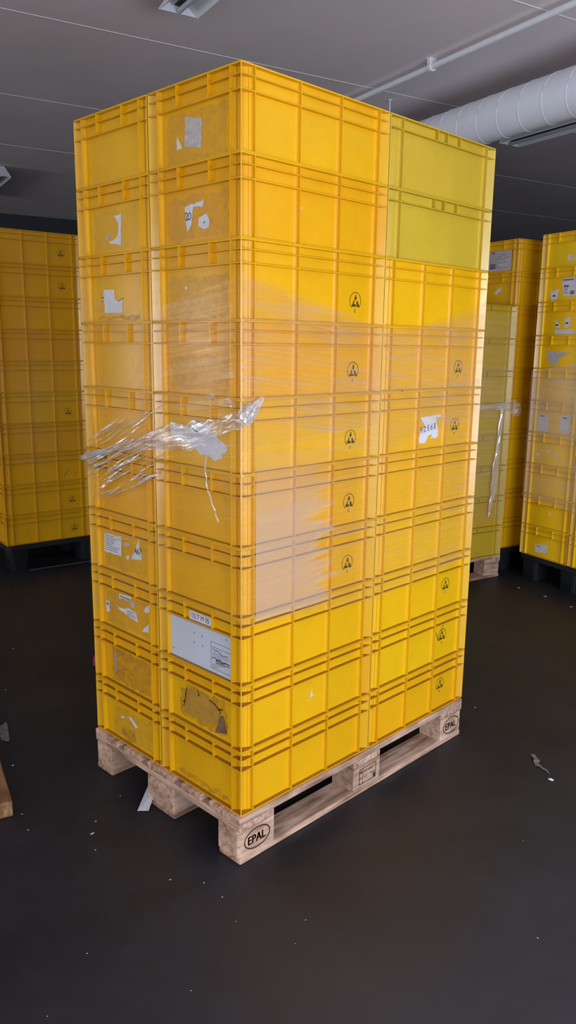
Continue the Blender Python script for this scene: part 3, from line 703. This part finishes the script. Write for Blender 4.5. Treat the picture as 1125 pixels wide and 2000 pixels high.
# O: film wrapped olive stack on a wooden pallet
ox, oy = w2((.2, .3), (-1.076, 3.348), RZ); OC = {}
for i in range(3, 11):
    OC[i] = crate('olive', (ox, oy, colz(.1557, i)), RZ, 'pale olive crate, %s of the narrow film-wrapped stack' % nth(i - 2, 8), 'crates of the film-wrapped olive stack')
qx, qy = loc2w(ox, oy, RZ, .2, -.9)
pallet((qx, qy, 0), RZ, 'small reddish wooden pallet under the film-wrapped olive crates', False)
fo = empty('olive_stack_film', (ox, oy, 0), RZ); tag(fo, 'clear film with a knotted white band around the olive stack', 'stretch film')
film_sheet('film_sheet', [(.2035, -.3), (.2035, .3035), (-.1, .3035)], [(0, 1.75), (.95, 1.75)], [(0, .40), (.95, .42)], film('olive_film', .05, .28, 2., 34., .03, .25, diff=.6), fo)
ribbon('gathered_rope', [(.207, -.1, 1.165), (.207, .06, 1.170), (.207, .2, 1.172), (.207, .27, 1.178)], [.03, .035, .04, .07], F_KNOT, fo, 7, .007, Vector((1, 0, 0)), 11)
ribbon('film_knot', [(.207, .28, 1.18), (.209, .32, 1.165), (.206, .35, 1.14), (.206, .37, 1.11)], [.07, .09, .10, .03], F_ROPE, fo, 7, .02, Vector((1, 0, 0)), 12)
ribbon('hanging_strand', [(.208, .215, 1.16), (.209, .210, 1.05), (.211, .195, .93), (.213, .185, .82), (.213, .183, .70), (.212, .175, .58), (.210, .150, .44)], [.03, .035, .03, .04, .06, .045, .01], F_KNOT, fo, 5, .007, Vector((1, 0, 0)), 14)
# B: shaded stack behind the wrapped pallet, at the left
bx, by = w2((.2, -.3), (-3.43, .925), RB); BC = {}
LB = {8: ', long pale scuff on its side'}
for i in range(1, 11):
    BC[i] = crate('yellow', (bx, by, colz(.1802, i)), RB, 'amber crate, %s of left edge stack%s' % (nth(i), LB.get(i, '')), 'crates of the shaded left edge stack')
for i, y, z in ((1, .176, .082), (2, .176, .076), (6, .179, .067), (9, .180, .069), (10, .186, .070)): esd(BC[i], y, z)
prn(BC[8], 'G', [[(.122, .030), (.134, .036), (.172, .083), (.160, .078)]], plain('brown_scuff', (.30, .16, .06), .7), 'scuff', .0008)
cpx, cpy = loc2w(bx, by, RB, .204, -.3)
plastic_pallet((cpx, cpy, 0), RB, .8, 1.2, 'black plastic pallet under the shaded stack at the left edge', .180)
fb = empty('shaded_stack_film', (bx, by, 0), RB); tag(fb, 'thin stretch film across the shaded stack at the left edge', 'stretch film')
film_sheet('film_sheet', [(.0, -.3035), (.2035, -.3035), (.2035, .3035), (.05, .3035)], [(0, 1.62), (.2, 1.64), (.85, 1.58), (1., 1.56)], [(0, .75), (1., .72)], film('left_film', .01, .07, 1.6, 36., .05, .2, diff=.6), fb)

# ------------------------------------------------------------------ room
CH = 3.2
A0, A1, B0, B1 = -8.0, 10.2, -3.2, 9.4
def floor_mat():
    m, nt, out = newmat('dark_floor')
    p = N(nt, 'ShaderNodeBsdfPrincipled'); p.inputs['Specular IOR Level'].default_value = .5
    tc = N(nt, 'ShaderNodeTexCoord')
    n1 = N(nt, 'ShaderNodeTexNoise', i_Scale=1.7, i_Detail=8., i_Roughness=.6); L(nt, tc.outputs['Object'], n1.inputs['Vector'])
    n2 = N(nt, 'ShaderNodeTexNoise', i_Scale=220., i_Detail=4.); L(nt, tc.outputs['Object'], n2.inputs['Vector'])
    n3 = N(nt, 'ShaderNodeTexNoise', i_Scale=9., i_Detail=9., i_Roughness=.7); L(nt, tc.outputs['Object'], n3.inputs['Vector'])
    r = ramp(nt, [(.3, (.0095, .0098, .0142)), (.55, (.0165, .0168, .0235)), (.75, (.027, .0268, .036))]); L(nt, n1.outputs['Fac'], r.inputs['Fac'])
    r3 = ramp(nt, [(.35, g(.75)), (.62, g(1.)), (.74, g(1.7))]); L(nt, n3.outputs['Fac'], r3.inputs['Fac'])
    mx = N(nt, 'ShaderNodeMix', data_type='RGBA', blend_type='MULTIPLY'); mx.inputs[0].default_value = 1.
    L(nt, r.outputs['Color'], mx.inputs[6]); L(nt, r3.outputs['Color'], mx.inputs[7])
    # patchy paler zone on the window side; light put into the base colour
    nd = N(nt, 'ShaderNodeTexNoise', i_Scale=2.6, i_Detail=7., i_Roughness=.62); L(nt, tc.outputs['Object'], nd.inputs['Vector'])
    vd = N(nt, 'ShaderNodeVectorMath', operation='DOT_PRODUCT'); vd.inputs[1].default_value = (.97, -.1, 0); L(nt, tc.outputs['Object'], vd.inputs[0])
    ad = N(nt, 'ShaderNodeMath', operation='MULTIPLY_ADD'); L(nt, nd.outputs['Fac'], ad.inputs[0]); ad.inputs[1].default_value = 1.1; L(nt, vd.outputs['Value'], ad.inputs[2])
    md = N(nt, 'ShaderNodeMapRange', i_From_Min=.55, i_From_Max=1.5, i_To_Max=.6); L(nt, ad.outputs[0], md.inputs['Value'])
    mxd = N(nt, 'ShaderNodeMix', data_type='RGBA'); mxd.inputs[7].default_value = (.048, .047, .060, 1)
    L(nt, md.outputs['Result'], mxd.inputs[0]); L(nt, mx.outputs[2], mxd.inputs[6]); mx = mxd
    # fine pale scratches
    mp = N(nt, 'ShaderNodeMapping'); mp.inputs['Scale'].default_value = (1.2, 60, 1); mp.inputs['Rotation'].default_value = (0, 0, .6); L(nt, tc.outputs['Object'], mp.inputs['Vector'])
    n4 = N(nt, 'ShaderNodeTexNoise', i_Scale=1., i_Detail=3.); L(nt, mp.outputs[0], n4.inputs['Vector'])
    r4 = ramp(nt, [(.70, g(0)), (.78, g(1))]); L(nt, n4.outputs['Fac'], r4.inputs['Fac'])
    m2 = N(nt, 'ShaderNodeMix', data_type='RGBA', blend_type='MIX'); m2.inputs[7].default_value = (.04, .04, .045, 1)
    L(nt, r4.outputs['Color'], m2.inputs[0]); L(nt, mx.outputs[2], m2.inputs[6]); L(nt, m2.outputs[2], p.inputs['Base Color'])
    mr = N(nt, 'ShaderNodeMapRange', i_To_Min=.42, i_To_Max=.62); L(nt, n3.outputs['Fac'], mr.inputs['Value']); L(nt, mr.outputs['Result'], p.inputs['Roughness'])
    b = N(nt, 'ShaderNodeBump', i_Strength=.12, i_Distance=.003); L(nt, n2.outputs['Fac'], b.inputs['Height'])
    b2 = N(nt, 'ShaderNodeBump', i_Strength=.15, i_Distance=.01); L(nt, n3.outputs['Fac'], b2.inputs['Height']); L(nt, b.outputs['Normal'], b2.inputs['Normal']); L(nt, b2.outputs['Normal'], p.inputs['Normal'])
    L(nt, p.outputs['BSDF'], out.inputs['Surface'])
    return m
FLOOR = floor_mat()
CEIL = plain('ceiling_board', (.90, .81, .82), .85, .15, noise=.05, scale=1.5)
WALLM = plain('dark_wall', (.06, .062, .075), .9, .1, noise=.05, scale=2.)
WALLL = plain('pale_wall', (.40, .40, .42), .9, .1, noise=.05, scale=2.)
def slab(name, corners, thick, mat):
    """corners: four points of the inner face, thick: outward vector"""
    b = MB(); c = [Vector(p) for p in corners]; t = Vector(thick)
    s0 = b.quadstrip([[tuple(p) for p in c], [tuple(p + t) for p in c]]); b.cap(s0[0], 4); b.cap(s0[1], 4, True)
    return struct(name, b, mat)
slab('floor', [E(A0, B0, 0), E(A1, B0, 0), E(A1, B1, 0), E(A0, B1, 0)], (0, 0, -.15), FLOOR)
slab('ceiling', [E(A0, B0, CH), E(A1, B0, CH), E(A1, B1, CH), E(A0, B1, CH)], (0, 0, .15), CEIL)
slab('wall_back', [E(A0, B1, 0), E(A1, B1, 0), E(A1, B1, CH), E(A0, B1, CH)], E2 * .15, WALLM)
slab('wall_right', [E(A1, B0, 0), E(A1, B1, 0), E(A1, B1, CH), E(A1, B0, CH)], E1 * .15, WALLM)  # dark colour stands in for the unlit far end of the room
def windowed(name, plane, lo, hi, wins, z0, z1, pw):
    """wall with openings: plane = ('a', value) or ('b', value)"""
    b = MB()
    def P(t, z): return E(plane[1], t, z) if plane[0] == 'a' else E(t, plane[1], z)
    nrm = (-E1 if plane[0] == 'a' else -E2) * .15
    def piece(t0, t1, za, zb):
        c = [P(t0, za), P(t1, za), P(t1, zb), P(t0, zb)]
        s0 = b.quadstrip([[tuple(p) for p in c], [tuple(p + nrm) for p in c]]); b.cap(s0[0], 4); b.cap(s0[1], 4, True)
    piece(lo, hi, 0, z0); piece(lo, hi, z1, CH); t = lo
    for a, c in wins: piece(t, a, z0, z1); t = c
    piece(t, hi, z0, z1)
    struct(name, b, WALLL)
    for k, (a, c) in enumerate(wins):
        f = MB(); w = .05
        ax = (E2, Vector((0, 0, 1)), E1) if plane[0] == 'a' else (E1, Vector((0, 0, 1)), E2)
        for t0, t1, za, zb in ((a, c, z0, z0 + w), (a, c, z1 - w, z1), (a, a + w, z0, z1), (c - w, c, z0, z1), ((a + c) / 2 - w / 2, (a + c) / 2 + w / 2, z0, z1)):
            f.box(P((t0 + t1) / 2, (za + zb) / 2) + nrm * .5, (t1 - t0, zb - za, .06), ax)
        global WN; WN += 1
        struct('window_%d' % WN, f, M_WHITE)
        li = bpy.data.lights.new('daylight', 'AREA'); li.shape = 'RECTANGLE'; li.size = c - a; li.size_y = z1 - z0
        lo_ = bpy.data.objects.new('daylight', li); col.objects.link(lo_); lo_.location = P((a + c) / 2, (z0 + z1) / 2) + nrm * 1.2
        zax = nrm.normalized(); yax = Vector((0, 0, 1)); xax = yax.cross(zax)
        lo_.rotation_euler = Matrix((xax, yax, zax)).transposed().to_euler()
        li.color = (.78, .86, 1.0) if (plane[0] == 'b' and k) else (.93, .95, 1.0); li.energy = pw[k] * (c - a) * (z1 - z0)
WN = 0
windowed('wall_front', ('b', B0), A0, A1, [(-3.6, -1.2), (-.4, 2.5)], .25, 2.35, (15., 25.))
windowed('wall_left', ('a', A0), B0, B1, [(-2.9, -.4), (4.6, 6.6)], .4, 2.5, (19., 32.))  # second opening and its lamp are added to make the film creases glint

# ceiling joints: pale cover strips
def strip(name, p, q, w, h):
    p, q = Vector(p), Vector(q); d = (q - p).normalized(); b = MB()
    b.box((p + q) / 2, ((q - p).length, w, h), (d, Vector((-d.y, d.x, 0)), Vector((0, 0, 1))))
    return struct(name, b, plain(name + '_paint', (.88, .84, .85), .6))
for k, e2 in enumerate((-1.65, -.2, 1.238, 2.68, 4.13, 5.58)): strip('trim_%d' % (k + 1), E(A0, e2, CH - .001), E(A1, e2, CH - .001), .010 if k < 4 else .006, .003)

# pipe with clamps under the ceiling
r = empty('ceiling_pipe', E(2.31, 2., 3.15)); tag(r, 'thin white conduit pipe clamped under the ceiling above the round duct', 'pipe')
inv = Vector(r.location)
b = MB(); b.tube([E(2.31, t, 3.155) - inv for t in (-5, 0, 4, 9.3)], .017, 12); b.build('pipe', M_WHITE, r, 40)
for t in (-1.0, .5, 2.053, 3.6, 5.1):
    c = MB(); c.tube([E(2.31, t - .012, 3.155) - inv, E(2.31, t + .012, 3.155) - inv], .026, 14); c.box(E(2.31, t, 3.186) - inv, (.026, .05, .028), (E2, E1, Vector((0, 0, 1))))
    c.build('pipe_clamp', M_WHITE, r, 40)
# spiral duct
DA, DZ, DR = 2.776, 2.93, .130
r = empty('ventilation_duct', E(DA, 2., DZ)); tag(r, 'large round spiral-seamed pale duct hanging below the ceiling', 'duct'); inv = Vector(r.location)
b = MB(); b.tube([E(DA, t, DZ) - inv for t in (-5.5, 0, 3, 6, 9.3)], DR, 40); b.build('duct_tube', M_DUCT, r, 40)
b = MB(); turns = []; nseg = 24; pitch = .172
t = -2.0; pts = []
while t < 5.2:
    a = 2 * math.pi * (t / pitch); pts.append(E(DA, t + .04, DZ) - inv + E1 * (DR + .0005) * math.cos(a) + Vector((0, 0, 1)) * (DR + .0005) * math.sin(a)); t += pitch / nseg
b.tube(pts, .0026, 5); tag(b.build('spiral_seam', M_SEAM, r, 60))
for t in (-1.2, 1.2, 3.6, 6.):
    c = MB(); c.tube([E(DA, t - .012, DZ) - inv, E(DA, t + .012, DZ) - inv], DR + .004, 32); c.tube([E(DA, t, DZ + DR) - inv, E(DA, t, CH) - inv], .004, 6); c.build('hanger_strap', M_SEAM, r, 40)
b = MB(); b.tube([E(2.588, 2.809, CH), E(2.588, 2.809, CH - .32)], .0045, 8); b.tube([E(2.588, 2.809, CH - .006), E(2.588, 2.809, CH)], .014, 8)
tag(b.build('hanging_rod', M_WHITE, None, 40), 'thin white rod hanging from the ceiling just above the stack', 'rod')

# strip lights
def batten(e1, e2a, e2b, label, drop=.006):
    """fixture running along E2 with its visible end at e2a"""
    z = CH - drop; c = E(e1, (e2a + e2b) / 2, z); r = empty('strip_light', c); tag(r, label, 'strip light', 'strip lights on the ceiling')
    ln = abs(e2b - e2a); ax = (E2, E1, Vector((0, 0, 1))); up = Vector((0, 0, 1))
    b = MB(); b.box(up * -.03, (ln, .075, .06), ax); b.build('housing', M_HOUS, r)
    b = MB()
    for s in (-1, 1):
        t = Vector((0, 0, 1)); sec = [E1 * s * .038 + up * -.035, E1 * s * .100 + up * -.088, E1 * s * .100 + up * -.094, E1 * s * .034 + up * -.042]
        s0 = b.quadstrip([[E2 * -ln / 2 + p for p in sec], [E2 * ln / 2 + p for p in sec]]); b.cap(s0[0], 4); b.cap(s0[1], 4, True)
    b.build('reflector', M_WHITE, r)
    b = MB(); b.box(up * -.062, (ln - .03, .05, .004), ax); b.build('channel', M_DARKCH, r)
    b = MB(); b.tube([E2 * (-ln / 2 + .02) + up * -.084, E2 * (ln / 2 - .02) + up * -.084], .013, 10); b.build('lamp_tube', M_TUBE, r, 40)
    for s in (-1, 1):
        e = MB(); sec = [E1 * .04 + up * -.0005, E1 * .102 + up * -.090, E1 * -.102 + up * -.090, E1 * -.04 + up * -.0005]
        s0 = e.quadstrip([[E2 * (s * ln / 2) + p for p in sec], [E2 * (s * (ln / 2 + .006)) + p for p in sec]]); e.cap(s0[0], 4); e.cap(s0[1], 4, True); e.build('end_cap', M_HOUS, r)
    return r
batten(.70, 2.02, .52, 'grey strip light on the ceiling at the top picture edge')
batten(.72, 6.45, 7.95, 'strip light on the ceiling above the shaded left edge stack')
batten(3.70, 2.78, -1.2, 'long pale strip light just below and behind the round duct', .06)

# ------------------------------------------------------------------ things on the floor
def plank():
    d = (Vector((-.964, -.288, 0)) - Vector((-.716, -.368, 0))).normalized(); n = Vector((-d.y, d.x, 0))
    c = Vector((-.716, -.370, 0)) + d * .45 + n * .055 * (1 if n.y < 0 else -1)
    b = MB(); b.box((0, 0, 0), (.11, .90, .055)); o = b.build('wooden_plank', WOOD2, None, None, .004)
    o.location = (c.x, c.y, .0278); o.rotation_euler.z = math.atan2(d.y, d.x) - math.pi / 2
    tag(o, 'brown wooden plank lying on the floor at the left picture edge', 'plank')
plank()
def sheet(name, pts, mat, label, cat, z=.004, group=None, curl=0., rag=.002):
    q = ragged([(p[0], p[1]) for p in pts], rag, .02); b = MB(); n = len(q)
    cx = sum(p[0] for p in q) / n; cy = sum(p[1] for p in q) / n
    b.v = [(x, y, .001 + z * random.random() + curl * abs(x - cx)) for x, y in q] + [(cx, cy, z + .001)]
    b.f = [(i, (i + 1) % n, n) for i in range(n)]
    return tag(b.build(name, mat, None), label, cat, group)
sheet('plastic_scrap', [(.285, 1.253), (.299, 1.262), (.331, 1.236), (.345, 1.20), (.335, 1.19), (.316, 1.214), (.312, 1.23)], M_SCRAP, 'dirty grey film scrap on the floor beside the pallet, right of it', 'scrap', .006)
b = MB(); b.tube([(.338, 1.195, .004), (.352, 1.198, .006), (.369, 1.189, .004), (.385, 1.186, .005), (.401, 1.176, .003)], [.004, .005, .003, .004, .002], 6)
tag(b.build('film_strand', M_SCRAP, None, 40), 'thin grey film strand trailing from the floor scrap to a white chip', 'scrap')
sheet('torn_film_piece', [(-1.36, -.085), (-1.205, -.146), (-1.195, -.158), (-1.23, -.168), (-1.34, -.130)], M_SCRAP, 'grey torn film piece lying behind the plank at the left edge', 'scrap', .005)
b = MB(); b.v = [(-.454, -.058, .002), (-.428, -.030, .002), (-.462, .026, .045), (-.500, .020, .045), (-.448, -.036, .004)]; b.f = [(0, 1, 2, 3)]
tag(b.build('paper_scrap', plain('grey_paper', (.42, .42, .46), .7, noise=.15, scale=60), None), 'grey folded paper strip leaning against the pallet middle block', 'paper')
b = MB(); b.tube([(-3.36, 1.049, .006), (-3.348, 1.119, .006), (-3.322, 1.262, .006), (-3.27, 1.55, .006), (-3.1, 2.2, .006)], .005, 6)
tag(b.build('floor_strap', plain('grey_strap', (.05, .05, .055), .5), None, 40), 'thin grey strap lying before the shaded left edge stack', 'strap')
b = MB(); b.tube([(-1.605, .520, .0), (-1.605, .520, .010), (-1.605, .520, .04), (-1.605, .520, .065), (-1.605, .520, .072)], [.03, .042, .040, .028, .010], 16)
tag(b.build('red_knob', M_RED, None, 40), 'red plastic cone end peeping from behind the left crate column', 'plastic part')
specks = [(-.452, -.232, .008), (-2.105, .306, .006), (-1.664, .057, .006), (-1.022, -.222, .008), (-.502, -.188, .005), (-.371, -.269, .004), (-.611, -.37, .004), (-.574, -.046, .005), (-.707, -.343, .004),
          (-.098, -.186, .0045), (-.018, -.123, .004), (.066, -.124, .004), (-.015, -.512, .0035), (.092, -.681, .003), (.267, -.394, .003), (.295, -.019, .003), (.336, -.102, .003), (.774, .379, .004), (.166, -.161, .003),
          (-.845, 3.205, .012), (-.635, 3.162, .012), (-.429, 3.089, .012), (-.088, 1.456, .006), (.535, .739, .003), (-2.663, .866, .006)]
for k, (x, y, s) in enumerate(specks):
    rr = random.Random(k); n = 6
    b = MB(); b.v = [(s * rr.uniform(.6, 1.2) * math.cos(2 * math.pi * i / n), s * rr.uniform(.35, .8) * math.sin(2 * math.pi * i / n), .0002) for i in range(n)] + [(0, 0, s * .35)]
    b.f = [(i, (i + 1) % n, n) for i in range(n)]
    o = b.build('debris_speck', M_SPECK, None); o.location = (x, y, 0); o.rotation_euler.z = rr.uniform(0, 6)
    tag(o, 'tiny pale speck of debris lying on the dark floor', 'debris', 'pale specks scattered on the floor')
b = MB(); b.v = [(.012 * math.cos(i), .008 * math.sin(i), .001) for i in (0, 1, 2.1, 3.1, 4.2, 5.3)] + [(0, 0, .006)]; b.f = [(i, (i + 1) % 6, 6) for i in range(6)]
o = b.build('white_chip', plain('white_chip_plastic', (.8, .8, .8), .5), None); o.location = (.424, 1.145, 0); tag(o, 'bright white chip on the floor beside the grey film scrap', 'debris')

# ------------------------------------------------------------------ world, camera, look
w = bpy.data.worlds.new('World'); scene.world = w; w.use_nodes = True
bg = w.node_tree.nodes['Background']; bg.inputs[0].default_value = (.6, .7, .85, 1); bg.inputs[1].default_value = .25
cam = bpy.data.cameras.new('Camera'); cam.sensor_width = 36; cam.lens = 1530.4 / 2000 * 36; cam.clip_start = .05
co = bpy.data.objects.new('Camera', cam); col.objects.link(co); co.location = (1.57328, -1.39156, 1.54154); co.rotation_euler = (1.3623227, -.01254638, .78598632)
scene.camera = co
scene.view_settings.view_transform = 'Standard'; scene.view_settings.look = 'None'; scene.view_settings.exposure = 0.
